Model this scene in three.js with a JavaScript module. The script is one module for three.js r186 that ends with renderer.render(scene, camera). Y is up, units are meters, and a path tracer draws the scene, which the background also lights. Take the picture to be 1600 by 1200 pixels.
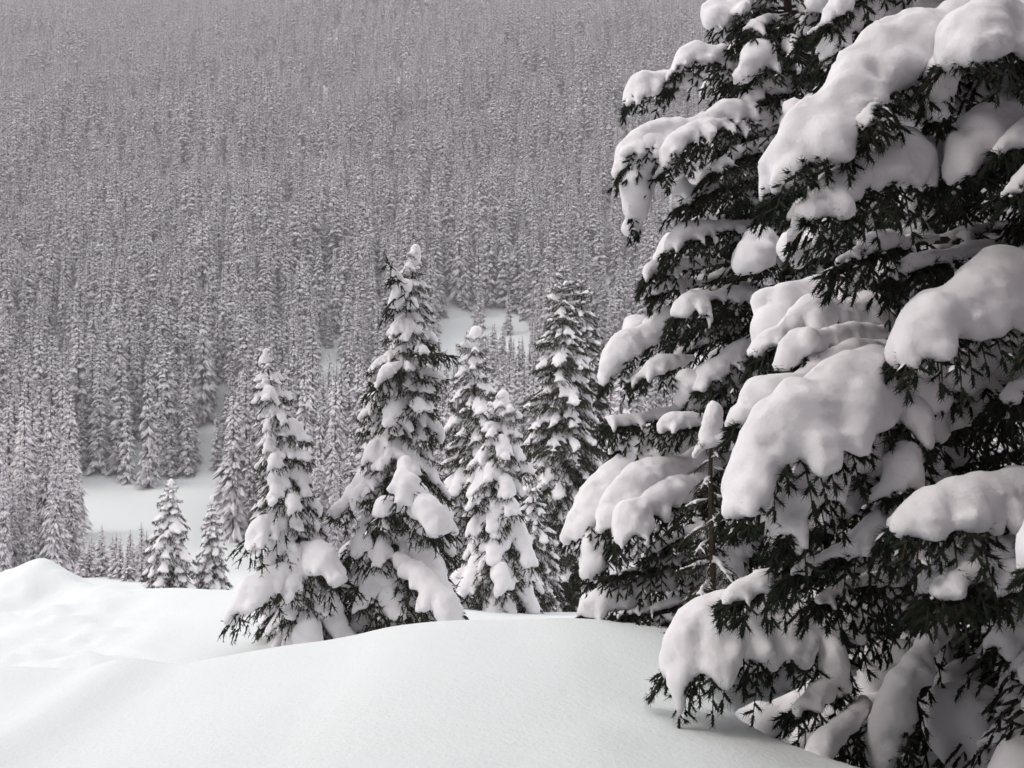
import * as THREE from 'three';

// ---------------------------------------------------------------- camera, sky, sun, exposure, air
const EYE = 1.7, F = 1537;                                    // eye height; focal length in photograph pixels (1600 wide)
const scene = new THREE.Scene();
const camera = new THREE.PerspectiveCamera(2 * Math.atan(600 / F) * 180 / Math.PI, 4 / 3, 0.1, 4000);
camera.position.set(0, EYE, 0);
camera.lookAt(0, EYE, -10);
camera.focus = 8; camera.userData.fStop = 5;
const renderer = new THREE.WebGLRenderer({ antialias: true });
renderer.toneMapping = THREE.LinearToneMapping;
renderer.toneMappingExposure = 1.97;
renderer.shadowMap.enabled = true;
renderer.shadowMap.type = THREE.PCFSoftShadowMap;
const SKY = 0.8;
{
  const w = 64, h = 32, data = new Float32Array(w * h * 4);
  for (let j = 0; j < h; j++) for (let i = 0; i < w; i++) {
    const el = ((j + 0.5) / h - 0.5) * Math.PI, s = Math.max(0, Math.sin(el));
    const L = SKY * (1.06 - 0.16 * s) * (el < 0 ? 0.8 : 1), k = (j * w + i) * 4;
    data[k] = L * 0.985; data[k + 1] = L; data[k + 2] = L * 1.02; data[k + 3] = 1;
  }
  const sky = new THREE.DataTexture(data, w, h, THREE.RGBAFormat, THREE.FloatType);
  sky.mapping = THREE.EquirectangularReflectionMapping; sky.minFilter = sky.magFilter = THREE.LinearFilter; sky.needsUpdate = true;
  scene.background = sky; scene.environment = sky;
}
const sun = new THREE.DirectionalLight(0xfff6ec, 0.9);
sun.position.set(-78, 78, 8); sun.target.position.set(0, 0, -8);
sun.castShadow = true; sun.shadow.radius = 45; sun.shadow.mapSize.set(2048, 2048);
Object.assign(sun.shadow.camera, { left: -45, right: 45, top: 45, bottom: -45, near: 1, far: 300 });
scene.add(sun, sun.target);
scene.fog = new THREE.FogExp2(new THREE.Color(0.98, 0.91, 0.96), 0.001);

// ---------------------------------------------------------------- small helpers
function rng(seed) { let a = seed >>> 0; return () => { a = (a + 0x6d2b79f5) | 0; let t = Math.imul(a ^ (a >>> 15), 1 | a); t = (t + Math.imul(t ^ (t >>> 7), 61 | t)) ^ t; return ((t ^ (t >>> 14)) >>> 0) / 4294967296; }; }
const lerp = (a, b, t) => a + (b - a) * t, clamp = (v, a, b) => Math.min(b, Math.max(a, v));
const smooth = (a, b, v) => { const t = clamp((v - a) / (b - a), 0, 1); return t * t * (3 - 2 * t); };
function table(rows, x) {                                     // piecewise smooth look-up of [x, y] rows
  if (x <= rows[0][0]) return rows[0][1];
  for (let i = 1; i < rows.length; i++) if (x <= rows[i][0]) { const [a, b] = rows[i - 1], [c, d] = rows[i]; return lerp(b, d, (x - a) / (c - a)); }
  return rows[rows.length - 1][1];
}
const hash = (x, y, z) => { let n = Math.imul(x, 374761393) ^ Math.imul(y, 668265263) ^ Math.imul(z, 1274126177); n = Math.imul(n ^ (n >>> 13), 1274126177); return ((n ^ (n >>> 16)) >>> 0) / 4294967296; };
function noise(x, y, z) {                                     // value noise, -1 .. 1
  const X = Math.floor(x), Y = Math.floor(y), Z = Math.floor(z); let u = x - X, v = y - Y, w = z - Z;
  u = u * u * (3 - 2 * u); v = v * v * (3 - 2 * v); w = w * w * (3 - 2 * w);
  const l = (a, b, t) => a + (b - a) * t;
  return 2 * l(l(l(hash(X, Y, Z), hash(X + 1, Y, Z), u), l(hash(X, Y + 1, Z), hash(X + 1, Y + 1, Z), u), v),
    l(l(hash(X, Y, Z + 1), hash(X + 1, Y, Z + 1), u), l(hash(X, Y + 1, Z + 1), hash(X + 1, Y + 1, Z + 1), u), v), w) - 1;
}
const V = (x, y, z) => new THREE.Vector3(x, y, z);
const at = (px, py, d) => V((px - 800) / F * d, EYE - (py - 600) / F * d, -d);
const used = {};
function numbered(name) { used[name] = (used[name] ?? -1) + 1; return used[name] ? `${name}_${String(used[name]).padStart(3, '0')}` : name; }
function thing(name, label, category, pos, group) {
  const o = new THREE.Group(); o.name = numbered(name); o.position.copy(pos); scene.add(o);
  o.userData = { label, category }; if (group) o.userData.group = group;
  return o;
}
function mesh(name, geometry, material, parent) {
  const m = new THREE.Mesh(geometry, material); m.name = name; m.castShadow = m.receiveShadow = true;
  parent.add(m); return m;
}

// ---------------------------------------------------------------- materials
function grainTexture(size, seed, repeat, layers) {
  const data = new Uint8Array(size * size * 4);
  for (let j = 0; j < size; j++) for (let i = 0; i < size; i++) {
    let v = 0.5;
    for (const [cells, amp] of layers) {
      const x = i / size * cells, y = j / size * cells, X = Math.floor(x), Y = Math.floor(y); let u = x - X, w = y - Y; u = u * u * (3 - 2 * u); w = w * w * (3 - 2 * w);
      const h = (a, b) => hash((a + cells) % cells, (b + cells) % cells, seed + cells);
      v += amp * (lerp(lerp(h(X, Y), h(X + 1, Y), u), lerp(h(X, Y + 1), h(X + 1, Y + 1), u), w) - 0.5);
    }
    const k = (j * size + i) * 4; data[k] = data[k + 1] = data[k + 2] = clamp(v, 0, 1) * 255; data[k + 3] = 255;
  }
  const t = new THREE.DataTexture(data, size, size); t.wrapS = t.wrapT = THREE.RepeatWrapping; t.magFilter = THREE.LinearFilter; t.minFilter = THREE.LinearMipmapLinearFilter; t.generateMipmaps = true;
  t.repeat.set(repeat, repeat); t.needsUpdate = true; return t;
}
const snowGrain = grainTexture(512, 3, 0.5, [[8, 0.3], [24, 0.25], [90, 0.3], [230, 0.3]]);
const M = {
  ground: new THREE.MeshStandardMaterial({ color: new THREE.Color().setRGB(0.85, 0.88, 0.885), roughness: 0.85, bumpMap: snowGrain, bumpScale: 0.006 }),
  snow: new THREE.MeshStandardMaterial({ color: new THREE.Color().setRGB(0.89, 0.86, 0.885), roughness: 0.85, bumpMap: snowGrain, bumpScale: 0.003 }),
  bough: new THREE.MeshPhysicalMaterial({ color: 0xffffff, vertexColors: true, roughness: 0.9, specularIntensity: 0.35 }),
  trunk: new THREE.MeshStandardMaterial({ color: new THREE.Color().setRGB(0.075, 0.052, 0.04), roughness: 0.95 }),
  far: new THREE.MeshStandardMaterial({ color: 0xffffff, vertexColors: true, roughness: 0.95 }),
};

// ---------------------------------------------------------------- terrain (heights are relative to the eye, d is metres ahead)
const crestRows = [[-9, -2.15], [-3.9, -2.13], [-3.3, -2.16], [-2.95, -2.06], [-2.55, -2.14], [-1.8, -2.02], [-1.17, -1.92], [-0.98, -1.86], [-0.7, -1.82], [-0.39, -1.80], [0.39, -1.80], [0.98, -1.86], [1.6, -1.95], [4, -1.9], [12, -1.6]];
const leftRows = [[0, -2.75], [8, -2.85], [10.5, -2.93], [14.3, -2.98], [16.5, -3.5], [35, -7.9], [60, -13.2], [100, -19.8], [130, -22.6], [150, -23.2], [178, -22.0], [190, -20.5]];
const rightRows = [[0, -2.1], [8, -2.35], [9.5, -2.52], [16, -3.7], [24, -5.75], [35, -8.6], [60, -13.6], [100, -19.8], [130, -22.6], [150, -23.2], [178, -22.0], [190, -20.5]];
const wellRows = [[3.2, 2.6], [4.2, 2.0], [5.3, 1.3], [6, 1.15], [7.5, 1.3], [9, 1.6]];
const softTable = (rows, x, w) => (table(rows, x - w) + 2 * table(rows, x) + table(rows, x + w)) / 4;
function height(x, z) {
  const d = -z;
  if (d > 186) {
    const e = d - 186, up = e * e / (e + 18);                 // the mountainside, steepening into an even slope
    const ridge = Math.min(up * 0.59, 330 + (up * 0.59 - 330) * 0.15);
    const h = -20.9 + (d > 190 ? 0 : 0) + (d < 800 ? up * 0.59 : ridge);
    return h + EYE + smooth(190, 300, d) * (9 * noise(x / 90, 3, d / 120) + 2.5 * noise(x / 28, 9, d / 40)) + 0.05 * (x + 100) * smooth(200, 500, d);
  }
  const u = x / Math.max(d, 4), back = smooth(2, -25, d);
  let g = lerp(softTable(leftRows, d, 1), softTable(rightRows, d, 1), smooth(-0.25, 0.05, u));
  const lump = smooth(9, 11, d) * smooth(24, 15, d);
  if (lump > 0) {                                             // ploughed heaps along the far edge of the lane
    const rough = smooth(-0.32, -0.46, u);
    g += lump * (0.42 * Math.exp(-(((x + 6.95) / 0.62) ** 2) - ((d - 14.6) / 0.75) ** 2) + 0.33 * smooth(-6.3, -8.2, x) * smooth(17, 13, d)
      + 0.10 * Math.exp(-(((x + 5.2) / 1.3) ** 2) - ((d - 14.0) / 0.8) ** 2)
      + rough * (0.1 * noise(x * 2.2, 1, d * 2.2) + 0.055 * noise(x * 5.5, 2, d * 5.5)) + 0.022 * noise(x * 1.1, 7, d * 1.6));
  }
  if (d > 30) g += 0.5 * noise(x / 12, 5, d / 16) * smooth(30, 60, d);
  if (d > 120) g += 0.9 * Math.exp(-(((x + 77) / 9) ** 2) - ((d - 178) / 6) ** 2);
  const dc = 7.6 + 0.35 * noise(x * 0.7, 4, 0);
  const crest = softTable(crestRows, x, 0.12);
  let h = g;
  if (d < dc + 3) {
    const t = clamp(d / dc, -6, 1);
    const bank = lerp(-1.5, crest, smooth(-0.1, 1, t)) + 0.03 * noise(x * 0.8, 11, d * 0.7) + 0.008 * noise(x * 2.7, 12, d * 2.1) - 0.02;
    const well = smooth(0, 0.65, x - softTable(wellRows, d, 0.3)) * 0.62;   // hollow round the foot of the large fir
    h = lerp(bank - well, g - well * 0.3, smooth(dc + 0.05, dc + 1.5, d));
  }
  return h + EYE + back * 4;
}
{
  const radii = [0.4]; while (radii[radii.length - 1] < 930) { const r = radii[radii.length - 1]; radii.push(r + Math.max(0.055, r * (r < 40 ? 0.012 : 0.03))); }
  const angles = [];
  for (let a = -180; a < 180;) { angles.push(a); a += Math.abs(a + 90) < 34 ? 0.36 : 3; }
  const n = angles.length, pos = [], uv = [];
  for (const r of radii) for (const a of angles) { const x = r * Math.cos(a * Math.PI / 180), z = r * Math.sin(a * Math.PI / 180); pos.push(x, height(x, z), z); uv.push(x, z); }
  const sets = { near: [], valley: [], slope: [] };
  for (let i = 0; i + 1 < radii.length; i++) for (let j = 0; j < n; j++) {
    const a = i * n + j, b = i * n + (j + 1) % n, c = a + n, e = b + n;
    const d = -pos[3 * a + 2], x = pos[3 * a], s = d > 186 ? sets.slope : d > 8.9 || radii[i] > 60 ? sets.valley : sets.near;
    s.push(a, b, e, a, e, c);
  }
  const normalSource = new THREE.BufferGeometry();
  normalSource.setAttribute('position', new THREE.Float32BufferAttribute(pos, 3));
  normalSource.setIndex([...sets.near, ...sets.valley, ...sets.slope].length < 4e6 ? sets.near.concat(sets.valley, sets.slope) : sets.near);
  normalSource.computeVertexNormals();
  const normal = normalSource.getAttribute('normal').array;
  const flip = normal[1] < 0;
  for (const [key, name] of [['near', 'snow_bank'], ['valley', 'valley_ground'], ['slope', 'mountain_slope']]) {
    const map = new Map(), p = [], q = [], t = [], idx = [];
    const list = sets[key];
    for (let k = 0; k < list.length; k += 3) for (const w of flip ? [0, 2, 1] : [0, 1, 2]) {
      const v = list[k + w];
      if (!map.has(v)) { map.set(v, p.length / 3); p.push(pos[3 * v], pos[3 * v + 1], pos[3 * v + 2]); const f = flip ? -1 : 1; q.push(f * normal[3 * v], f * normal[3 * v + 1], f * normal[3 * v + 2]); t.push(uv[2 * v], uv[2 * v + 1]); }
      idx.push(map.get(v));
    }
    const g = new THREE.BufferGeometry();
    g.setAttribute('position', new THREE.Float32BufferAttribute(p, 3)); g.setAttribute('normal', new THREE.Float32BufferAttribute(q, 3)); g.setAttribute('uv', new THREE.Float32BufferAttribute(t, 2)); g.setIndex(idx);
    mesh(name, g, M.ground, scene).userData.kind = 'structure';
  }
}

// ---------------------------------------------------------------- snow as a smooth solid: capsules joined softly on a grid, meshed by surface nets
function snowSolid(caps, cell, blend, rough, seed) {
  const lo = V(1e9, 1e9, 1e9), hi = V(-1e9, -1e9, -1e9);
  for (const c of caps) for (const p of [[c.a, c.ra], [c.b, c.rb]]) { const r = p[1] + blend * 0.5 + rough + cell * 2; lo.min(V(p[0].x - r, p[0].y - r, p[0].z - r)); hi.max(V(p[0].x + r, p[0].y + r, p[0].z + r)); }
  const nx = Math.ceil((hi.x - lo.x) / cell) + 1, ny = Math.ceil((hi.y - lo.y) / cell) + 1, nz = Math.ceil((hi.z - lo.z) / cell) + 1;
  const f = new Float32Array(nx * ny * nz).fill(9);
  for (const c of caps) {
    const m = Math.max(c.ra, c.rb) + blend + cell * 2, ax = c.a.x, ay = c.a.y, az = c.a.z, bx = c.b.x - ax, by = c.b.y - ay, bz = c.b.z - az, l2 = bx * bx + by * by + bz * bz || 1e-9;
    const i0 = Math.max(0, Math.floor((Math.min(ax, c.b.x) - m - lo.x) / cell)), i1 = Math.min(nx - 1, Math.ceil((Math.max(ax, c.b.x) + m - lo.x) / cell));
    const j0 = Math.max(0, Math.floor((Math.min(ay, c.b.y) - m - lo.y) / cell)), j1 = Math.min(ny - 1, Math.ceil((Math.max(ay, c.b.y) + m - lo.y) / cell));
    const k0 = Math.max(0, Math.floor((Math.min(az, c.b.z) - m - lo.z) / cell)), k1 = Math.min(nz - 1, Math.ceil((Math.max(az, c.b.z) + m - lo.z) / cell));
    for (let k = k0; k <= k1; k++) for (let j = j0; j <= j1; j++) for (let i = i0; i <= i1; i++) {
      const x = lo.x + i * cell - ax, y = lo.y + j * cell - ay, z = lo.z + k * cell - az;
      const t = clamp((x * bx + y * by + z * bz) / l2, 0, 1), ex = x - bx * t, ey = y - by * t, ez = z - bz * t;
      const d = Math.sqrt(ex * ex + ey * ey + ez * ez) - (c.ra + (c.rb - c.ra) * t), o = (k * ny + j) * nx + i, g = f[o];
      const h = Math.max(0, blend - Math.abs(d - g)) / blend;
      f[o] = Math.min(d, g) - h * h * blend * 0.25;
    }
  }
  if (rough > 0) for (let k = 0, o = 0; k < nz; k++) for (let j = 0; j < ny; j++) for (let i = 0; i < nx; i++, o++) if (Math.abs(f[o]) < rough * 2 + cell * 2) {
    const x = lo.x + i * cell, y = lo.y + j * cell, z = lo.z + k * cell, s = 0.5 / rough / 2.2;
    f[o] += rough * (0.8 * noise(x * s + seed, y * s, z * s) + 0.45 * noise(x * s * 2.3, y * s * 2.3 + seed, z * s * 2.3));
  }
  const index = new Int32Array(nx * ny * nz).fill(-1), pos = [], nor = [], tri = [];
  const step = [1, nx, nx * ny];
  for (let k = 0; k + 1 < nz; k++) for (let j = 0; j + 1 < ny; j++) for (let i = 0; i + 1 < nx; i++) {
    const o = (k * ny + j) * nx + i; let inside = 0;
    const c = [f[o], f[o + 1], f[o + nx], f[o + nx + 1], f[o + step[2]], f[o + step[2] + 1], f[o + step[2] + nx], f[o + step[2] + nx + 1]];
    for (let q = 0; q < 8; q++) if (c[q] < 0) inside++;
    if (!inside || inside === 8) continue;
    let x = 0, y = 0, z = 0, n = 0;
    const edge = (a, b, dx, dy, dz, px, py, pz) => { if ((c[a] < 0) !== (c[b] < 0)) { const t = c[a] / (c[a] - c[b]); x += px + dx * t; y += py + dy * t; z += pz + dz * t; n++; } };
    edge(0, 1, 1, 0, 0, 0, 0, 0); edge(2, 3, 1, 0, 0, 0, 1, 0); edge(4, 5, 1, 0, 0, 0, 0, 1); edge(6, 7, 1, 0, 0, 0, 1, 1);
    edge(0, 2, 0, 1, 0, 0, 0, 0); edge(1, 3, 0, 1, 0, 1, 0, 0); edge(4, 6, 0, 1, 0, 0, 0, 1); edge(5, 7, 0, 1, 0, 1, 0, 1);
    edge(0, 4, 0, 0, 1, 0, 0, 0); edge(1, 5, 0, 0, 1, 1, 0, 0); edge(2, 6, 0, 0, 1, 0, 1, 0); edge(3, 7, 0, 0, 1, 1, 1, 0);
    x /= n; y /= n; z /= n;
    index[o] = pos.length / 3;
    pos.push(lo.x + (i + x) * cell, lo.y + (j + y) * cell, lo.z + (k + z) * cell);
    const gx = lerp(lerp(c[1] - c[0], c[3] - c[2], y), lerp(c[5] - c[4], c[7] - c[6], y), z), gy = lerp(lerp(c[2] - c[0], c[3] - c[1], x), lerp(c[6] - c[4], c[7] - c[5], x), z), gz = lerp(lerp(c[4] - c[0], c[5] - c[1], x), lerp(c[6] - c[2], c[7] - c[3], x), y);
    const l = Math.hypot(gx, gy, gz) || 1; nor.push(gx / l, gy / l, gz / l);
  }
  const quad = (a, b, c, d, turn) => { if (a < 0 || b < 0 || c < 0 || d < 0) return; turn ? tri.push(a, c, b, b, c, d) : tri.push(a, b, c, b, d, c); };
  for (let k = 1; k + 1 < nz; k++) for (let j = 1; j + 1 < ny; j++) for (let i = 1; i + 1 < nx; i++) {
    const o = (k * ny + j) * nx + i, s = f[o] < 0;
    if (s !== f[o + 1] < 0) quad(index[o - nx - step[2]], index[o - step[2]], index[o - nx], index[o], !s);
    if (s !== f[o + nx] < 0) quad(index[o - 1 - step[2]], index[o - step[2]], index[o - 1], index[o], s);
    if (s !== f[o + step[2]] < 0) quad(index[o - 1 - nx], index[o - nx], index[o - 1], index[o], !s);
  }
  const g = new THREE.BufferGeometry();
  const uv = []; for (let i = 0; i < pos.length; i += 3) uv.push(pos[i] * 1.3 + pos[i + 2] * 0.8 + seed, pos[i + 1] * 1.3 - pos[i + 2] * 0.8);
  g.setAttribute('position', new THREE.Float32BufferAttribute(pos, 3)); g.setAttribute('normal', new THREE.Float32BufferAttribute(nor, 3)); g.setAttribute('uv', new THREE.Float32BufferAttribute(uv, 2)); g.setIndex(tri);
  return g;
}

// ---------------------------------------------------------------- a bough: a drooping stem with side branches, needled twigs and a load of snow
class Facets {                                                // loose triangles with a colour each
  constructor() { this.p = []; this.c = []; }
  tri(a, b, c, col) { this.p.push(a.x, a.y, a.z, b.x, b.y, b.z, c.x, c.y, c.z); for (let i = 0; i < 3; i++) this.c.push(col[0], col[1], col[2]); }
  tube(pts, radii, sides, col) {
    let prev = null;
    for (let i = 0; i < pts.length; i++) {
      const dir = pts[Math.min(i + 1, pts.length - 1)].clone().sub(pts[Math.max(i - 1, 0)]).normalize(), u = Math.abs(dir.y) > 0.9 ? V(1, 0, 0) : V(0, 1, 0), a = u.clone().cross(dir).normalize(), b = dir.clone().cross(a), ring = [];
      for (let k = 0; k < sides; k++) { const t = k / sides * 2 * Math.PI; ring.push(pts[i].clone().addScaledVector(a, Math.cos(t) * radii[i]).addScaledVector(b, Math.sin(t) * radii[i])); }
      if (prev) for (let k = 0; k < sides; k++) { const m = (k + 1) % sides; this.tri(prev[k], prev[m], ring[m], col); this.tri(prev[k], ring[m], ring[k], col); }
      prev = ring;
    }
  }
  brush(p, dir, len, thick, n, col, random) {                 // a twig clothed in needles
    const u = Math.abs(dir.y) > 0.9 ? V(1, 0, 0) : V(0, 1, 0), a = u.clone().cross(dir).normalize(), b = dir.clone().cross(a);
    const point = (t, ang, r) => V(p.x + dir.x * t + (a.x * Math.cos(ang) + b.x * Math.sin(ang)) * r, p.y + dir.y * t + (a.y * Math.cos(ang) + b.y * Math.sin(ang)) * r, p.z + dir.z * t + (a.z * Math.cos(ang) + b.z * Math.sin(ang)) * r);
    const core = thick * (n > 7 ? 0.36 : 0.45);
    const end = point(len * 1.05, 0, 0), r3 = [0, 1, 2].map((k) => point(0, k * 2.1, core)), m3 = [0, 1, 2].map((k) => point(len * 0.75, k * 2.1, core * 0.9));
    for (let k = 0; k < 3; k++) { const m = (k + 1) % 3; if (n > 7) { this.tri(r3[k], r3[m], m3[m], col); this.tri(r3[k], m3[m], m3[k], col); this.tri(m3[k], m3[m], end, col); } else this.tri(r3[k], r3[m], end, col); }
    let ang = random() * 6.28;
    for (let k = 0; k < n; k++) {
      const t = len * (0.05 + 0.9 * (k + random()) / n); ang += 2.4 + random() * 0.4;
      const q = 0.8 + 0.5 * random(), w = thick * (n > 7 ? 0.075 : 0.2);
      this.tri(point(t - w, ang - 0.5, core * 0.5), point(t + w, ang + 0.5, core * 0.5), point(t + thick * 0.95 * q, ang, thick * q), [col[0] * (0.7 + 0.6 * random()), col[1] * (0.7 + 0.6 * random()), col[2] * (0.7 + 0.5 * random())]);
    }
  }
  crumb(p, dir, long, wide) {                                 // a scrap of snow lying on a twig
    const l = V(-dir.z, 0, dir.x); if (l.lengthSq() < 1e-4) l.set(1, 0, 0); l.normalize(); const S = [0.87, 0.85, 0.87]; wide *= 0.7;
    const a = p.clone().addScaledVector(dir, -long), b2 = p.clone().addScaledVector(dir, long), c = p.clone().addScaledVector(l, wide), d = p.clone().addScaledVector(l, -wide), t = p.clone().add(V(0, wide * 0.8, 0));
    for (const q of [t]) { this.tri(a, c, q, S); this.tri(c, b2, q, S); this.tri(b2, d, q, S); this.tri(d, a, q, S); }
  }
  geometry() {
    const g = new THREE.BufferGeometry();
    g.setAttribute('position', new THREE.Float32BufferAttribute(this.p, 3)); g.setAttribute('color', new THREE.Float32BufferAttribute(this.c, 3));
    g.computeVertexNormals(); return g;
  }
}
const WOOD = [0.07, 0.05, 0.04];
function along(pts, t) { const s = clamp(t, 0, 0.9999) * (pts.length - 1), i = Math.floor(s), w = s - i; return pts[i].clone().lerp(pts[i + 1], w); }
function curve(pts, n) { return new THREE.CatmullRomCurve3(pts, false, 'centripetal').getPoints(n); }
// o: spine (points from trunk to tip), rad(t) snow radius, side(t) side branch length, sag 0..1, gap between side branches, twig {len, thick, n, gap}, snow 0..1 share of branches laden, cell, green
function boughGeometry(o) {
  const R = o.random, sp = o.spine, n = sp.length - 1, f = new Facets(), caps = [];
  let L = 0; for (let i = 0; i < n; i++) L += sp[i].distanceTo(sp[i + 1]);
  const green = () => { const k = 0.7 + 0.7 * R(); return [o.green[0] * k, o.green[1] * k, o.green[2] * k]; };
  f.tube(sp.filter((_, i) => i % 3 === 0 || i === n), sp.filter((_, i) => i % 3 === 0 || i === n).map((_, i, a) => lerp(o.stem ?? 0.018, 0.004, i / (a.length - 1))), 4, WOOD);
  const twigs = (pts, len, from) => {
    const m = Math.max(2, Math.round(len / o.twig.gap));
    for (let i = 0; i < m; i++) {
      const t = from + (1 - from) * (i + 0.4 + 0.5 * R()) / m, p = along(pts, t), dir = along(pts, t + 0.08).sub(along(pts, t - 0.08)).normalize();
      const lat = V(0, 1, 0).cross(dir).normalize(), s = i % 2 ? 1 : -1;
      const d = dir.multiplyScalar(0.75).addScaledVector(lat, s * (0.35 + 0.5 * R())).add(V(0, (R() - 0.62) * 0.9, 0)).normalize();
      const tl = o.twig.len * (0.65 + 0.7 * R());
      f.brush(p, d, tl, o.twig.thick * (0.8 + 0.4 * R()), o.twig.n, green(), R);
      if (R() < (o.dust ?? 0)) f.crumb(p.clone().addScaledVector(d, tl * (0.35 + 0.4 * R())).add(V(0, o.twig.thick * 0.35, 0)), d, tl * (0.22 + 0.25 * R()), o.twig.thick * (0.55 + 0.5 * R()));
    }
    const tip = pts[pts.length - 1], dir = tip.clone().sub(along(pts, 0.85)).normalize();
    f.brush(tip, dir, o.twig.len, o.twig.thick, o.twig.n, green(), R);
  };
  twigs(sp, L * 0.7, 0.3);
  for (let i = 0; i < L / o.twig.gap * (o.hang ?? 0); i++) {  // twigs that hang below the stem
    const t = 0.2 + 0.8 * R(), dir = along(sp, t + 0.05).sub(along(sp, t - 0.05)).normalize().multiplyScalar(0.5).add(V((R() - 0.5) * 1.2, -0.5 - 0.5 * R(), (R() - 0.5) * 1.2)).normalize();
    f.brush(along(sp, t), dir, o.twig.len * (0.9 + 0.9 * R()), o.twig.thick, o.twig.n, green(), R);
  }
  const bare = o.bare ?? 0.06;
  for (let i = 0; i < n; i++) {
    const t0 = i / n, t1 = (i + 1) / n; if (t0 < (o.snowFrom ?? 0.05) || t1 > 1 - bare || o.snow <= 0) continue;
    const ra = o.rad(t0), rb = o.rad(t1); if (ra < 0.006) continue;
    caps.push({ a: sp[i].clone().add(V(0, ra * 0.75, 0)), b: sp[i + 1].clone().add(V(0, rb * 0.75, 0)), ra, rb });
  }
  const count = Math.max(2, Math.round(L / o.gap));
  for (let i = 0; i < count; i++) for (const s of [-1, 1]) {
    const t = 0.12 + 0.86 * (i + 0.25 + 0.5 * R()) / count, w = o.side(t) * (0.7 + 0.5 * R()); if (w < 0.02) continue;
    const p = along(sp, t), dir = along(sp, t + 0.06).sub(along(sp, t - 0.06)).setY(0); if (dir.lengthSq() < 1e-6) dir.set(1, 0, 0); dir.normalize();
    const lat = V(0, 1, 0).cross(dir).normalize().multiplyScalar(s), fw = 0.25 + 0.35 * R(), sag = o.sag * (0.7 + 0.6 * R()), pts = [];
    for (let k = 0; k <= 5; k++) { const q = k / 5; pts.push(p.clone().addScaledVector(dir, w * fw * q).addScaledVector(lat, w * q * (1 - 0.25 * q * sag)).add(V(0, -w * sag * (0.25 * q + 0.75 * q * q), 0))); }
    f.tube([pts[0], pts[3], pts[5]], [0.009, 0.006, 0.003], 3, WOOD);
    twigs(pts, w, 0.15);
    if (R() < o.snow) {
      const fat = 0.65 + 0.6 * R(), to = (o.cover ?? 0.6) + (1.05 - (o.cover ?? 0.6)) * R() * R(), k = o.sideSnow ?? 0.8;
      for (let q = 0; q < 5; q++) {
        const a = q / 5, b = (q + 1) / 5; if (b > to + 0.1) break;
        const ra = o.rad(t) * k * fat * lerp(1, 0.55, a), rb = o.rad(t) * k * fat * lerp(1, 0.55, b); if (ra < 0.006) break;
        caps.push({ a: pts[q].clone().add(V(0, ra * 0.7, 0)), b: pts[q + 1].clone().add(V(0, rb * 0.7, 0)), ra, rb });
      }
    }
  }
  if (o.lumps) for (let i = 0; i < L * o.lumps; i++) {         // single clumps that fell from above and stayed
    const t = (o.snowFrom ?? 0) + 0.02 + 0.93 * R(), r = o.rad(t); if (r < 0.02) continue;
    const dir = along(sp, t + 0.05).sub(along(sp, t - 0.05)).setY(0).normalize(), p = along(sp, t).addScaledVector(V(-dir.z, 0, dir.x), (R() - 0.5) * 2.2 * r).add(V(0, r * (0.2 + 1.2 * R()), 0)), q = r * (0.35 + 0.45 * R());
    caps.push({ a: p, b: p.clone().add(V((R() - 0.5) * r, -r * 0.6 * R(), (R() - 0.5) * r)), ra: q, rb: q * 0.8 });
  }
  const mean = o.rad(0.5);
  return { bough: f.geometry(), snow: caps.length ? snowSolid(caps, o.cell, Math.max(mean * 0.55, o.cell), Math.max(mean * 0.24, o.cell * 0.25), R() * 50) : null };
}
function addBough(tree, g, pos, turn, tilt, scale) {
  const b = mesh('bough', g.bough, M.bough, tree); b.position.copy(pos);
  b.rotation.set(0, turn, tilt, 'YXZ'); b.scale.setScalar(scale);
  if (g.snow) mesh('snow_load', g.snow, M.snow, b);
  return b;
}
const GREEN = [0.021, 0.026, 0.018], GREEN_FAR = [0.034, 0.045, 0.032];

// boughs that stand at a distance share a set of shapes, one metre long, of several droops
function boughSet(seed, snowy, radius, cell, gap = 0.08, n = 6) {
  const out = [];
  for (let droop = 0; droop < 3; droop++) for (let v = 0; v < 5; v++) {
    const R = rng(seed + droop * 10 + v), up = [0.35, -0.05, -0.3][droop], sagging = [0.35, 0.45, 0.55][droop], pts = [];
    for (let i = 0; i <= 14; i++) { const x = i / 14; pts.push(V(x * (1 - 0.1 * sagging), up * x - sagging * x * x * 0.75 + 0.12 * x ** 4, 0.06 * Math.sin(x * 3 + v))); }
    const phase = R() * 6;
    out.push(boughGeometry({ random: R, spine: pts, rad: (t) => radius * (0.55 + 0.75 * Math.sin(Math.PI * clamp(t * 0.9 + 0.12, 0, 1))) * (1 + 0.35 * Math.sin(t * 9 + phase)), side: (t) => 0.46 * Math.sin(Math.PI * clamp(0.18 + t * 0.8, 0, 1)) ** 0.8, sag: 0.6 + 0.25 * R(), gap: 0.12,
      twig: { len: 0.14, thick: 0.036, n, gap }, snow: snowy, sideSnow: 0.68, cover: 0.42, dust: n > 5 ? 0.07 : 0, hang: 0.8, cell, green: [0.036, 0.037, 0.025], bare: 0.1 }));
  }
  return out;
}
const sets = { heavy: boughSet(100, 0.8, 0.11, 0.055), medium: boughSet(200, 0.7, 0.075, 0.05), light: boughSet(300, 0.75, 0.046, 0.06, 0.12, 4), far: boughSet(400, 0.8, 0.075, 0.075, 0.13, 4), bare: boughSet(500, 0.4, 0.03, 0.045, 0.09, 5) };

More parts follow.
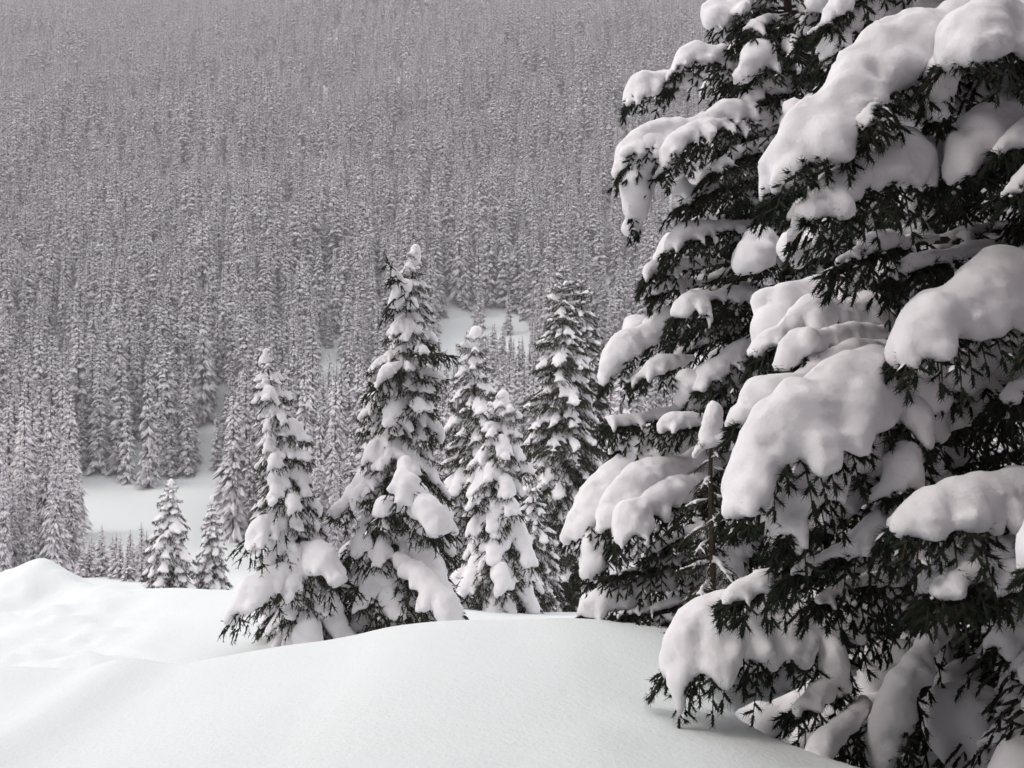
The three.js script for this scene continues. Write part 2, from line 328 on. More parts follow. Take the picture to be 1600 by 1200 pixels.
// a whole snow-laden conifer at middle distance; profile rows are [share of height from the top, radius in metres]
function conifer(o) {
  const R = rng(o.seed), base = o.base, top = o.apex.clone().sub(base), t = thing(o.name ?? 'snowy_conifer', o.label, 'conifer', base, o.group);
  const H = top.length(), axis = (q) => V(top.x * q ** (o.bend ?? 1), top.y * q, top.z * q);
  const f = new Facets(), stem = []; for (let i = 0; i <= 10; i++) stem.push(axis(i / 10)); stem[0].y -= 0.5;
  f.tube(stem, stem.map((_, i) => lerp(H * 0.016 + 0.01, 0.006, i / 10)), 7, WOOD);
  const tg = f.geometry(); mesh('trunk', tg, M.bough, t);
  let az = R() * 6, q = 0.985;
  while (q > (o.from ?? 0.03)) {
    const r = table(o.profile, 1 - q);
    const k = r < 0.16 ? 3 : o.whorl ?? 6;
    for (let i = 0; i < k; i++) {
      az += 2.4 + R() * 0.5;
      const len = r * (0.68 + 0.5 * R()), droop = q > 0.9 ? 0 : q > 0.55 ? (R() < 0.5 ? 1 : 2) : 2, pick = sets[R() < (o.mix ?? 0.5) ? o.set : o.other ?? o.set];
      addBough(t, pick[droop * 5 + Math.floor(R() * 5)], axis(clamp(q + (R() - 0.5) * 0.03, 0, 0.99)), az, (R() - 0.5) * 0.3 - (o.droop ?? 0) * (1 - q), len);
    }
    q -= (0.16 + 0.3 * Math.min(1, r)) * (o.gap ?? 0.62) / H;
  }
  if (o.cap) { const a = axis(0.985); mesh('snow_cap', snowSolid([{ a: a.clone().add(V(0, -o.cap, 0)), b: a.clone().add(V(o.cap * 0.3, o.cap * 0.4, 0)), ra: o.cap, rb: o.cap * 0.75 }], o.cap / 4, o.cap * 0.6, o.cap * 0.12, 3), M.snow, t); }
  for (const h of o.pillows ?? []) handBough(t, base, h, { sag: 0.75, cell: 0.04, gap: 0.11, reach: 0.9, sideSnow: 0.6, cover: 0.4, hang: 1.2, thin: 0.66, lumps: 9, dust: 0.1, twig: { len: 0.12, thick: 0.03, n: 6, gap: 0.09 } });
  return t;
}
// a bough drawn along its own line: rows of [x, y, depth, snow radius] seen from the viewpoint, radius in the same pixels
function handBough(tree, base, h, o) {
  const R = rng(Math.round(h.p[0][0] * 7 + h.p[0][1] * 13)), pts = h.p.map(([x, y, d, r]) => at(x, y + r * 0.8, d)), n = Math.max(8, 4 * (pts.length - 1));
  const line = curve(pts, n), origin = line[0].clone(), rr = h.p.map(([, , d, r]) => r / F * d);
  const local = line.map((p) => p.sub(origin));
  const waves = (local[n].length() + 0.2) * 3.2, shift = R() * 50, rad = (t) => table(rr.map((r, i) => [i / (rr.length - 1), r]), t) * (o.thin ?? 0.8) * (0.95 + 0.5 * noise(t * waves, shift, 0));
  const side = (h.side ?? 60) / F * h.p[0][2] * (o.reach ?? 1);
  const g = boughGeometry({ random: R, spine: local, rad, side: (t) => side * (0.55 + 0.5 * Math.sin(Math.PI * clamp(t, 0, 1))), sag: h.sag ?? o.sag, gap: o.gap, twig: o.twig, snow: h.snow ?? 0.8, sideSnow: h.sideSnow ?? o.sideSnow ?? 0.6, cover: o.cover, hang: o.hang, lumps: o.lumps, dust: o.dust, cell: o.cell, green: GREEN, bare: h.bare ?? 0.03, stem: 0.022, snowFrom: h.from ?? 0 });
  return addBough(tree, g, origin.sub(base), 0, 0, 1);
}

// ---------------------------------------------------------------- the two large firs at the right
const footOf = (px, d) => { const x = (px - 800) / F * d; return V(x, height(x, -d), -d); };
function largeFir(o) {
  const t = thing('large_fir', o.label, 'fir tree', o.base), R = rng(o.seed), f = new Facets(), pts = [], rad = [];
  for (let i = 0; i <= 12; i++) { pts.push(V(0.05 * Math.sin(i), -0.6 + (o.H + 0.6) * i / 12, 0)); rad.push(lerp(o.girth, 0.015, i / 12)); }
  f.tube(pts, rad, 10, WOOD); mesh('trunk', f.geometry(), M.bough, t);
  for (const h of o.boughs) handBough(t, o.base, h, { sag: 0.9, cell: o.cell, gap: 0.09, reach: 0.82, sideSnow: 0.6, cover: 0.4, hang: 2.6, thin: 0.8, lumps: 9, dust: 0.08, twig: { len: 0.062, thick: 0.025, n: 17, gap: 0.035 } });
  let az = 0;
  for (let i = 0; i < o.fill + o.outer; i++) {                          // the boughs within, in the shade of the outer ones
    const out = i >= o.fill, q = out ? (i - o.fill + R()) / o.outer : (i + R()) / o.fill, y = lerp(o.fillFrom, o.fillTo, q), r = table(o.reach, y) * (out ? 0.82 + 0.2 * R() : 0.55 + 0.35 * R());
    az += 2.4; let a = o.facing + (((az * 0.159) % 1) - 0.5) * o.fan;
    const line = []; for (let k = 0; k <= 12; k++) { const s = k / 12; line.push(V(Math.cos(a) * r * s, 0.12 * r * s - 0.42 * r * s * s, Math.sin(a) * r * s)); }
    const g = boughGeometry({ random: R, spine: line, rad: (s) => (out ? 0.085 : 0.055) * (0.5 + s) * (1 + 0.4 * Math.sin(s * 11 + i)), side: (s) => 0.42 * Math.sin(Math.PI * clamp(0.2 + s * 0.75, 0, 1)), sag: 0.75, gap: 0.12, twig: { len: 0.075, thick: 0.026, n: 8, gap: 0.048 }, snow: out ? 0.75 : o.fillSnow, lumps: out ? 6 : 0, sideSnow: 0.65, cover: 0.35, hang: 2, dust: 0.06, cell: 0.042, green: GREEN, bare: 0.12, snowFrom: 0.45 });
    addBough(t, g, V(0, y, 0), 0, 0, 1);
  }
  return t;
}
const b = (side, snow, ...p) => ({ side, snow, p });
const A = [
  b(45, 0.6, [1240, 30, 9.2, 8], [1200, 22, 9, 17], [1160, 45, 8.9, 6]), b(50, 0.2, [1240, 60, 9.2, 4], [1190, 70, 9, 6], [1140, 75, 8.9, 4]),
  b(50, 0.5, [1250, 130, 9.2, 15], [1205, 128, 9, 20], [1165, 150, 8.9, 10]),
  b(55, 0.6, [1200, 120, 9.2, 8], [1130, 90, 9.1, 14], [1078, 80, 9, 18], [1050, 110, 9, 12]), b(45, 0.8, [1090, 125, 9.1, 8], [1035, 122, 9.1, 16], [1000, 128, 9, 20], [978, 160, 9, 6]),
  b(60, 0.8, [1240, 195, 9.1, 20], [1150, 168, 8.8, 18], [1080, 190, 8.6, 20], [1000, 212, 8.5, 24], [970, 260, 8.5, 18]), b(28, 0.5, [1060, 205, 8.7, 14], [1012, 225, 8.5, 24], [996, 300, 8.5, 22], [994, 358, 8.5, 10]),
  b(60, 0.7, [1200, 200, 8.9, 16], [1110, 185, 8.6, 18], [1060, 215, 8.4, 20], [1030, 268, 8.3, 10]), b(60, 0.4, [1230, 215, 9, 10], [1150, 235, 8.6, 14], [1110, 270, 8.4, 6]),
  b(60, 0.3, [1210, 260, 9, 10], [1120, 285, 8.6, 10], [1060, 320, 8.4, 6]),
  b(55, 0.5, [1220, 345, 9, 10], [1130, 348, 8.7, 12], [1070, 362, 8.5, 18], [1036, 392, 8.5, 8]), b(40, 0.5, [1140, 405, 9, 8], [1060, 412, 8.8, 10], [1018, 415, 8.8, 14], [1006, 432, 8.8, 6]),
  b(40, 0.6, [1090, 440, 9, 8], [1045, 442, 8.8, 12], [1018, 452, 8.8, 14]), b(55, 0.5, [1230, 470, 8.9, 10], [1130, 455, 8.6, 14], [1080, 462, 8.4, 22], [1048, 492, 8.4, 8]),
  b(45, 0.7, [1110, 490, 9, 12], [1030, 505, 8.8, 26], [970, 540, 8.7, 30], [940, 590, 8.7, 14]), b(50, 0.4, [1190, 520, 8.8, 14], [1130, 555, 8.4, 24], [1090, 600, 8.3, 14]),
  b(40, 0.5, [1080, 560, 8.7, 8], [1020, 572, 8.5, 14], [985, 590, 8.5, 10]), b(45, 0.4, [1120, 620, 8.8, 8], [1010, 648, 8.6, 12], [945, 655, 8.5, 14]),
  b(45, 0.5, [1080, 675, 8.7, 8], [1010, 686, 8.5, 12], [955, 694, 8.5, 10]), b(45, 0.6, [1120, 650, 8.4, 10], [1070, 652, 8.2, 16], [1030, 660, 8.2, 12]),
  b(50, 0.8, [1090, 690, 8.8, 14], [1000, 722, 8.5, 24], [930, 768, 8.3, 28], [898, 830, 8.2, 14]), b(50, 0.8, [1100, 715, 8.6, 16], [1020, 735, 8.2, 22], [965, 775, 8, 22], [945, 815, 8, 10]),
  b(55, 0.8, [1100, 745, 8.4, 18], [1030, 768, 8, 28], [985, 800, 7.8, 26], [965, 840, 7.8, 10]), b(55, 0.8, [1000, 815, 8.4, 14], [945, 822, 8.2, 24], [925, 860, 8.1, 22], [920, 900, 8.1, 8]),
  b(50, 0.4, [1130, 820, 8.2, 12], [1060, 830, 7.9, 12], [1000, 870, 7.8, 8]), b(45, 0.3, [1120, 860, 8.2, 8], [1020, 880, 7.9, 6], [940, 900, 7.8, 4]),
  b(45, 0.7, [1090, 880, 8.3, 14], [1020, 902, 8, 20], [950, 922, 7.9, 22], [902, 948, 7.8, 22]), b(50, 0.3, [1130, 920, 8.2, 8], [1050, 940, 7.8, 8], [960, 960, 7.7, 6]), b(45, 0.3, [1130, 950, 8.2, 8], [1080, 955, 7.8, 10], [1010, 972, 7.7, 6]),
];
const B = [
  b(50, 0.6, [1440, 5, 6.3, 14], [1340, 15, 5.9, 26], [1308, 50, 5.8, 26], [1305, 105, 5.8, 12]), b(50, 0.7, [1430, -40, 6.1, 24], [1330, -25, 5.8, 26], [1290, 30, 5.7, 14]), b(60, 0.3, [1330, 60, 6.2, 6], [1290, 40, 6.1, 10], [1250, 60, 6, 6]),
  { side: 95, snow: 0.8, sag: 0.75, p: [[1640, 30, 6, 50], [1500, 40, 5.5, 58], [1390, 80, 5.2, 56], [1310, 155, 5, 52], [1245, 225, 4.9, 40], [1228, 285, 4.9, 14]] },
  b(30, 0.5, [1480, 60, 5.2, 24], [1468, 120, 5, 24], [1466, 190, 5, 12]), { side: 100, snow: 0.7, p: [[1700, -30, 5.5, 60], [1600, 0, 5.1, 66], [1530, 20, 4.9, 52], [1500, 75, 4.8, 20]] },
  { side: 80, snow: 0.75, p: [[1540, 225, 5.6, 30], [1420, 240, 5.1, 40], [1310, 278, 4.8, 40], [1262, 325, 4.7, 16]] }, b(40, 0.9, [1400, 130, 5.1, 14], [1360, 165, 4.8, 6], [1350, 215, 4.7, 3]),
  b(60, 0.7, [1640, 200, 5.6, 24], [1560, 200, 5.2, 34], [1510, 225, 5, 34], [1494, 270, 5, 14]), b(55, 0.5, [1680, 190, 5.2, 24], [1610, 205, 4.9, 24], [1555, 230, 4.8, 12]), b(50, 0.4, [1680, 250, 5, 20], [1610, 262, 4.7, 20], [1575, 300, 4.6, 8]),
  b(60, 0.4, [1480, 365, 5.8, 12], [1400, 372, 5.4, 14], [1340, 385, 5.2, 20], [1298, 415, 5.2, 10]), b(60, 0.4, [1600, 385, 5.8, 16], [1500, 390, 5.4, 16], [1430, 402, 5.2, 20], [1388, 430, 5.2, 8]),
  { side: 85, snow: 0.75, p: [[1680, 370, 5.4, 40], [1590, 420, 5, 48], [1500, 470, 4.7, 46], [1440, 505, 4.6, 34], [1418, 545, 4.6, 12]] },
  b(60, 0.7, [1460, 490, 6.2, 16], [1350, 478, 5.9, 24], [1280, 472, 5.7, 30], [1220, 505, 5.6, 28], [1175, 548, 5.6, 14]), b(55, 0.7, [1400, 515, 5.9, 16], [1310, 515, 5.5, 20], [1250, 535, 5.3, 24], [1205, 580, 5.3, 10]),
  b(60, 0.7, [1460, 570, 5.8, 20], [1350, 552, 5.4, 28], [1260, 592, 5.2, 30], [1190, 620, 5.1, 26], [1145, 655, 5.1, 12]),
  { side: 90, snow: 0.8, sag: 0.8, sideSnow: 0.66, p: [[1480, 640, 5.6, 26], [1400, 585, 5.1, 46], [1310, 605, 4.8, 54], [1230, 655, 4.6, 46], [1180, 720, 4.55, 38], [1168, 800, 4.55, 16]] }, { side: 70, snow: 0.7, p: [[1440, 670, 5.3, 20], [1350, 685, 4.9, 40], [1280, 720, 4.65, 42], [1235, 780, 4.55, 34], [1225, 840, 4.55, 12]] }, b(50, 0.6, [1440, 690, 5, 18], [1410, 720, 4.7, 26], [1385, 770, 4.6, 10]), b(30, 0.6, [1400, 600, 5, 30], [1430, 640, 4.8, 24], [1452, 690, 4.75, 12]),
  b(55, 0.5, [1600, 560, 5.4, 24], [1500, 575, 5, 26], [1440, 605, 4.9, 14]), b(60, 0.5, [1690, 560, 5.2, 28], [1610, 580, 4.8, 30], [1560, 620, 4.7, 12]),
  b(50, 0.6, [1400, 730, 5.2, 16], [1330, 760, 4.9, 24], [1285, 830, 4.8, 10]), b(50, 0.5, [1320, 800, 5.2, 14], [1250, 830, 5, 20], [1215, 880, 4.9, 10]),
  b(45, 0.5, [1480, 740, 5.2, 16], [1400, 778, 4.8, 20], [1350, 835, 4.6, 18], [1270, 872, 4.6, 14], [1220, 905, 4.6, 6]),
  { side: 95, snow: 0.75, sideSnow: 0.65, p: [[1700, 740, 5, 50], [1600, 745, 4.6, 54], [1510, 758, 4.4, 48], [1440, 790, 4.3, 32], [1400, 815, 4.3, 12]] },
  b(60, 0.5, [1680, 850, 4.8, 18], [1560, 862, 4.4, 30], [1500, 895, 4.2, 20], [1440, 935, 4.15, 8]), b(50, 0.6, [1680, 860, 4.6, 24], [1590, 880, 4.3, 16], [1540, 930, 4.2, 8]),
  b(60, 0.6, [1390, 870, 5.4, 16], [1280, 880, 5.1, 22], [1190, 900, 4.9, 24], [1128, 935, 4.9, 10]), b(60, 0.4, [1420, 905, 5.3, 12], [1330, 905, 5, 14], [1270, 940, 4.8, 10]),
  { side: 95, snow: 0.8, sag: 0.85, p: [[1430, 915, 6, 24], [1330, 935, 5.7, 40], [1240, 955, 5.5, 46], [1150, 968, 5.4, 40], [1085, 975, 5.35, 42], [1048, 1040, 5.3, 26]] }, b(30, 0.5, [1290, 970, 5.5, 24], [1302, 1020, 5.4, 24], [1312, 1075, 5.35, 10]),
  { side: 55, snow: 0.7, sag: 1, p: [[1480, 970, 5.6, 18], [1420, 1030, 5.3, 40], [1390, 1110, 5.2, 44], [1370, 1190, 5.2, 26]] }, { side: 60, snow: 0.8, sag: 1, p: [[1480, 1070, 5.7, 22], [1505, 1110, 5.4, 46], [1530, 1150, 5.3, 52], [1580, 1210, 5.2, 40]] },
  { side: 110, snow: 0.8, p: [[1880, 640, 4.6, 50], [1800, 690, 4, 70], [1720, 760, 3.5, 60], [1680, 840, 3.4, 24]] }, { side: 110, snow: 0.8, p: [[1950, 820, 4.2, 60], [1850, 860, 3.5, 80], [1760, 940, 3.1, 70], [1730, 1040, 3, 24]] }, { side: 110, snow: 0.8, p: [[1900, 300, 5, 50], [1820, 330, 4.3, 70], [1730, 400, 3.9, 60], [1680, 480, 3.8, 24]] },
  b(50, 0.5, [1680, 940, 5.4, 24], [1600, 965, 5.2, 30], [1560, 1000, 5.1, 14]), b(50, 0.5, [1340, 1030, 5.6, 14], [1280, 1075, 5.3, 20], [1235, 1110, 5.2, 10]), b(50, 0.3, [1350, 1100, 5.4, 18], [1300, 1145, 5.1, 24], [1270, 1190, 5, 14]),
];
const baseA = footOf(1232, 9.3), baseB = footOf(1650, 6.2);
largeFir({ base: baseA, H: 8, girth: 0.13, seed: 11, cell: 0.034, boughs: A, fill: 88, outer: 30, fillFrom: 0.35, fillTo: 6.6, facing: 2.3, fan: 4.6, reach: [[0, 2.1], [1.5, 1.85], [3, 1.55], [4.5, 1.25], [6, 0.85], [8, 0.2]], fillSnow: 0.35,
  label: 'large dark fir behind the thin sapling, left one of the near pair of snow-loaded firs' });
largeFir({ base: baseB, H: 9.5, girth: 0.18, seed: 23, cell: 0.03, boughs: B, fill: 88, outer: 30, fillFrom: 0.2, fillTo: 6.2, facing: 2.2, fan: 4.6, reach: [[0, 2.3], [2, 2.15], [4, 1.75], [6, 1.3], [9.5, 0.2]], fillSnow: 0.3,
  label: 'largest and nearest fir at the right edge under the thickest snow pillows' });

// ---------------------------------------------------------------- sapling in front of the firs
{
  const base = footOf(1112, 7.2), t = thing('fir_sapling', 'thin bare-stemmed sapling standing in front of the large fir, capped with snow', 'sapling', base), f = new Facets(), R = rng(77);
  const H = at(1110, 645, 7.2).y - base.y;
  f.tube([V(0, -0.3, 0), V(0.01, H * 0.4, 0), V(-0.01, H * 0.75, 0), V(0, H, 0)], [0.028, 0.024, 0.018, 0.008], 7, WOOD); mesh('trunk', f.geometry(), M.bough, t);
  for (let i = 0; i < 26; i++) {
    const q = 0.12 + 0.82 * i / 26, len = lerp(0.42, 0.14, q) * (0.7 + 0.5 * R());
    addBough(t, sets.bare[(i % 2 ? 1 : 2) * 5 + Math.floor(R() * 5)], V(0, H * q, 0), i * 2.4, 0, len);
  }
  mesh('snow_cap', snowSolid([{ a: V(-0.02, H - 0.17, 0), b: V(0.02, H + 0.02, 0), ra: 0.075, rb: 0.07 }, { a: V(0.06, H - 0.2, 0.03), b: V(0.13, H - 0.25, 0.05), ra: 0.05, rb: 0.03 }, { a: V(-0.06, H - 0.22, 0.04), b: V(-0.14, H - 0.3, 0.06), ra: 0.045, rb: 0.025 }], 0.018, 0.04, 0.016, 5), M.snow, t);
}

// ---------------------------------------------------------------- conifers beyond the bank
const mpp = (px, d) => px / F * d;                            // metres from photograph pixels at a depth
const prof = (d, rows) => rows.map(([q, px]) => [q, mpp(px, d)]);
conifer({ seed: 31, base: at(482, 1012, 11), apex: at(413, 545, 11), bend: 1.2, profile: prof(11, [[0, 6], [0.06, 20], [0.2, 42], [0.4, 58], [0.6, 70], [0.8, 88], [1, 98]]), set: 'heavy', other: 'medium', mix: 0.95, whorl: 5, gap: 0.8, cap: 0.05, droop: 0.15,
  label: 'slim snow-laden fir leaning left with a bare broken top', pillows: [b(46, 0.7, [472, 872, 11, 12], [432, 888, 10.6, 22], [392, 920, 10.4, 25], [366, 958, 10.4, 10]), b(50, 0.7, [470, 850, 11, 14], [510, 865, 10.7, 26], [530, 910, 10.6, 14]), b(45, 0.8, [455, 800, 11, 12], [410, 815, 10.7, 22], [388, 850, 10.6, 10]), b(25, 0.4, [488, 945, 10.8, 10], [482, 985, 10.6, 24], [480, 1010, 10.6, 24])] });
conifer({ seed: 47, base: at(598, 1000, 11.6), apex: at(647, 385, 11.6), bend: 0.9, profile: prof(11.6, [[0, 8], [0.05, 22], [0.12, 30], [0.25, 52], [0.4, 70], [0.55, 88], [0.7, 106], [1, 116]]), set: 'medium', other: 'heavy', mix: 0.4, whorl: 6, gap: 0.66, cap: 0.085, droop: 0.1,
  label: 'tallest mid-distance fir with round snow balls on its boughs and a snow knob on top', pillows: [b(16, 0, [640, 556, 11.4, 0], [675, 553, 11.3, 0], [706, 556, 11.2, 0]), b(14, 0.3, [630, 440, 11.4, 6], [618, 425, 11.3, 8], [606, 405, 11.2, 3]), b(30, 0.5, [622, 790, 11, 10], [600, 778, 10.8, 22], [590, 800, 10.7, 16]), b(30, 0.5, [630, 715, 11, 14], [632, 740, 10.7, 24], [634, 775, 10.6, 16]), b(40, 0.8, [640, 780, 11, 14], [668, 785, 10.6, 30], [694, 812, 10.5, 24]), b(60, 0.7, [620, 870, 11.2, 14], [660, 890, 10.7, 30], [695, 930, 10.5, 32], [708, 975, 10.5, 14]), b(40, 0.6, [640, 440, 11.5, 8], [628, 445, 11.4, 18], [612, 480, 11.4, 8]), b(40, 0.6, [630, 560, 11.4, 10], [605, 572, 11.2, 20], [585, 600, 11.1, 8])] });
conifer({ seed: 53, base: at(745, 965, 17), apex: at(740, 515, 17), profile: prof(17, [[0, 8], [0.08, 28], [0.3, 52], [0.6, 74], [1, 88]]), set: 'far', other: 'light', mix: 0.5, whorl: 6, gap: 0.66, cap: 0.13,
  label: 'dark-hearted fir just right of the tallest one, snow on its upper boughs' });
conifer({ seed: 59, base: at(770, 962, 15.5), apex: at(782, 618, 15.5), profile: prof(15.5, [[0, 10], [0.1, 34], [0.4, 64], [0.7, 82], [1, 88]]), set: 'heavy', mix: 1, whorl: 5, gap: 0.66, cap: 0.13, droop: 0.3,
  label: 'plump fir almost wholly white with snow, at the foot of the dark-hearted fir' });
conifer({ seed: 61, base: at(880, 985, 24), apex: at(880, 412, 24), profile: prof(24, [[0, 5], [0.1, 26], [0.3, 52], [0.5, 72], [0.8, 86], [1, 90]]), set: 'light', other: 'far', mix: 0.85, whorl: 8, gap: 0.66,
  label: 'tall grey-green spruce with fine frosted boughs, beside the large firs' });
conifer({ seed: 67, base: at(915, 985, 25.5), apex: at(908, 424, 25.5), profile: prof(25.5, [[0, 5], [0.1, 22], [0.3, 44], [0.6, 66], [1, 80]]), set: 'light', other: 'far', mix: 0.85, whorl: 8, gap: 0.68,
  label: 'slightly shorter spruce whose top stands close behind the tall grey-green spruce' });
conifer({ seed: 71, base: at(838, 978, 20), apex: at(832, 735, 20), profile: prof(20, [[0, 3], [0.15, 20], [0.5, 42], [1, 56]]), set: 'light', other: 'far', mix: 0.6, whorl: 6, gap: 0.6, cap: 0.07,
  label: 'young spruce in front of the tall grey-green spruce, white leader on top' });
conifer({ seed: 73, base: at(262, 945, 32), apex: at(266, 750, 32), profile: prof(32, [[0, 4], [0.2, 24], [0.6, 40], [1, 48]]), set: 'far', mix: 1, whorl: 6, gap: 0.62, cap: 0.1,
  label: 'small dark fir at the edge of the white lane, before the open meadow' });
conifer({ seed: 79, base: at(332, 945, 34), apex: at(330, 775, 34), profile: prof(34, [[0, 3], [0.3, 18], [0.7, 30], [1, 36]]), set: 'far', other: 'heavy', mix: 0.75, whorl: 6, gap: 0.62, cap: 0.08,
  label: 'slender small fir with thick white boughs, right neighbour of the small dark fir' });

// ---------------------------------------------------------------- forest conifers: slim spires of drooping blades with snow on them
function spire(seed, share, fine, sparse) {
  const R = rng(seed), needles = new Facets(), snow = new Facets(), trunk = new Facets();
  const r0 = 0.095 + 0.045 * R(), laden = 0.85 + 0.15 * share, frost = 0.6 + 0.38 * share;
  trunk.tube([V(0, -0.06, 0), V(0, 0.5, 0), V(0, 1, 0)], [0.012, 0.008, 0.001], 5, [0.07, 0.055, 0.05]);
  let az = R() * 6;
  for (let q = 0.07; q < 0.985; q += (0.052 - 0.02 * q) * (fine ? 0.5 : 0.85)) {
    const r = r0 * (1 - q) ** 0.75 + 0.008, k = q > 0.9 ? 4 : fine ? 8 : 6;
    for (let i = 0; i < k; i++) {
      az += 2.4 + 0.6 * (R() - 0.5);
      const len = r * (0.6 + 0.75 * R()), y = q + (R() - 0.5) * 0.03, dr = len * (0.35 + 0.45 * R() + 0.2 * (1 - q)), fingers = fine ? 5 : sparse ? 2 : 3, green = 0.75 + 0.6 * R(), rime = R() < frost ? 0.2 + 0.45 * R() : 0.03, white = R() < laden;
      const G = [0.045 * green + rime, 0.046 * green + rime * 0.93, 0.046 * green + rime];
      for (let n = 0; n < fingers; n++) {                     // the sprays a bough is made of, each with its own bit of snow
        const from = len * (n ? 0.15 + 0.3 * R() : 0.05), size = len * (n ? 0.45 + 0.3 * R() : 0.95), t = az + (n ? (n % 2 ? 1 : -1) * (0.45 + 0.5 * R()) : 0), ca = Math.cos(t), sa = Math.sin(t), w = size * (fine ? 0.13 : 0.22) * (0.7 + 0.6 * R());
        const fall = (x) => -dr * (0.35 * x + 0.65 * x * x / len) / len * (n ? 1.15 : 1), bx = Math.cos(az) * from, bz = Math.sin(az) * from, by = y + fall(from);
        const P = (x, h, z) => V(bx + ca * x - sa * z, by + fall(x) + h, bz + sa * x + ca * z);
        const a = P(0, 0, 0), e = P(size, -size * 0.08, 0), l = P(size * 0.55, -w * 0.7, w), k2 = P(size * 0.55, -w * 0.7, -w), d = P(size * 0.5, -w * 1.5 - size * 0.1, 0), m = P(size * 0.5, w * 0.1, 0);
        needles.tri(a, m, l, G); needles.tri(a, k2, m, G); needles.tri(l, m, e, G); needles.tri(m, k2, e, G); needles.tri(l, d, k2, G);
        if (!white || R() < 0.12) continue;
        const h = w * (0.5 + 0.7 * R()), s = 0.75 + 0.35 * R(), x0 = size * 0.25 * R(), x1 = size * (0.75 + 0.25 * R()), S = [0.85, 0.84, 0.86], c = (x0 + x1) / 2;
        const A = P(x0, 0, 0), T = P(c, h, (R() - 0.5) * w * 0.4), E = P(x1, 0, 0), L = P(c * 1.05, -w * 0.62 * s, w * s), Q = P(c * 1.05, -w * 0.62 * s, -w * s);
        snow.tri(A, T, L, S); snow.tri(A, Q, T, S); snow.tri(L, T, E, S); snow.tri(T, Q, E, S);
      }
    }
  }
  return { trunk: trunk.geometry(), crown: needles.geometry(), snow: snow.geometry() };
}
function joined(parts) {
  const p = [], c = [];
  for (const g of parts) { const a = g.getAttribute('position').array, k = g.getAttribute('color').array; for (let i = 0; i < a.length; i++) { p.push(a[i]); c.push(k[i]); } }
  const g = new THREE.BufferGeometry(); g.setAttribute('position', new THREE.Float32BufferAttribute(p, 3)); g.setAttribute('color', new THREE.Float32BufferAttribute(c, 3)); g.computeVertexNormals(); return g;
}
const spires = []; for (let i = 0; i < 10; i++) spires.push(spire(900 + i * 17, i / 9));
const plainSpires = []; for (let i = 0; i < 10; i++) plainSpires.push(spire(2900 + i * 17, i / 9, false, true));
const fineSpires = []; for (let i = 0; i < 10; i++) fineSpires.push(spire(1900 + i * 17, i / 9, true));

// open snow on the slope and in the valley, as outlines in the photograph's pixels: trees whose crowns would stand before them are left out
const openings = [
  [[140, 770], [300, 768], [314, 705], [308, 668], [328, 668], [332, 720], [334, 800], [345, 855], [140, 845]], [[334, 600], [350, 600], [345, 645], [335, 645]],
  [[690, 535], [705, 485], [730, 485], [738, 520], [720, 590], [690, 590]], [[755, 485], [788, 482], [790, 505], [765, 512]], [[800, 508], [826, 506], [824, 530], [806, 535]], [[500, 545], [525, 540], [528, 580], [505, 585]], [[350, 850], [400, 845], [400, 900], [350, 900]],
];
function within(poly, x, y) { let c = false; for (let i = 0, j = poly.length - 1; i < poly.length; j = i++) { const [a, b2] = poly[i], [e, f] = poly[j]; if (b2 > y !== f > y && x < (e - a) * (y - b2) / (f - b2) + a) c = !c; } return c; }
const stand = [];
{
  const R = rng(5);
  for (let d = 80; d < 800;) {
    const gap = d < 190 ? 3.4 : lerp(3.7, 4.5, (d - 190) / 600), half = d * 0.56 + 14;
    for (let x = -half; x < half; x += gap) {
      const X = x + (R() - 0.5) * gap * 1.1, D = d + (R() - 0.5) * gap * 1.1, y = height(X, -D), h = (10 + 15 * R()) * (1 + 0.25 * noise(X / 40, 8, D / 40)), variant = clamp(Math.floor(10 * (0.5 + 0.35 * noise(X / 30, 21, D / 30) + 0.75 * (R() - 0.5))), 0, 9), spread = 0.85 + 0.5 * R(), turn = R() * 6.28;
      const px = 800 + X / D * F, py = 600 + (EYE - y) / D * F, top = 600 + (EYE - y - h) / D * F, w = h * 0.1 * F / D;
      if (D < 186) {                                          // the valley: wood at the left and right of the meadow only
        const left = px < 138 && D < 150 && D > 96, right = px > 345 && D > 112, tiny = px > 140 && px < 235 && D > 80 && D < 100;
        if (!left && !right && !tiny) continue;
        if (tiny && !left) { for (let k = 0; k < 3; k++) { const x2 = X + (R() - 0.5) * 3.4, d2 = D + (R() - 0.5) * 3.4; stand.push({ X: x2, D: d2, y: height(x2, -d2), h: 2.4 + 3.4 * R() * R(), variant: (variant + k) % 10, spread: 1.5 + 0.8 * R(), turn: turn + k, tiny }); } continue; }
      }
      let hidden = D > 186 && (noise(X / 11, 31, D / 17) > 0.5 && R() < 0.8 || D < 193 + 7 * noise(X / 6, 17, 0));
      for (const poly of openings) for (let k = 0; k <= 5 && !hidden; k++) { const yy = lerp(py, top, k / 6); hidden = within(poly, px, yy) || within(poly, px - w * 0.6, yy) || within(poly, px + w * 0.6, yy); }
      if (hidden) continue;
      stand.push({ X, D, y, h: D < 130 ? h * 0.62 : h, variant, spread: D < 150 ? spread * 0.8 : spread, turn });
    }
    d += gap;
  }
}
const inFrame = (s) => { const px = 800 + s.X / s.D * F; return px > -20 && px < 1010; };
stand.sort((p, q) => p.D - q.D);
const single = stand.filter(inFrame).slice(0, 290), rest = stand.filter((s) => !single.includes(s));
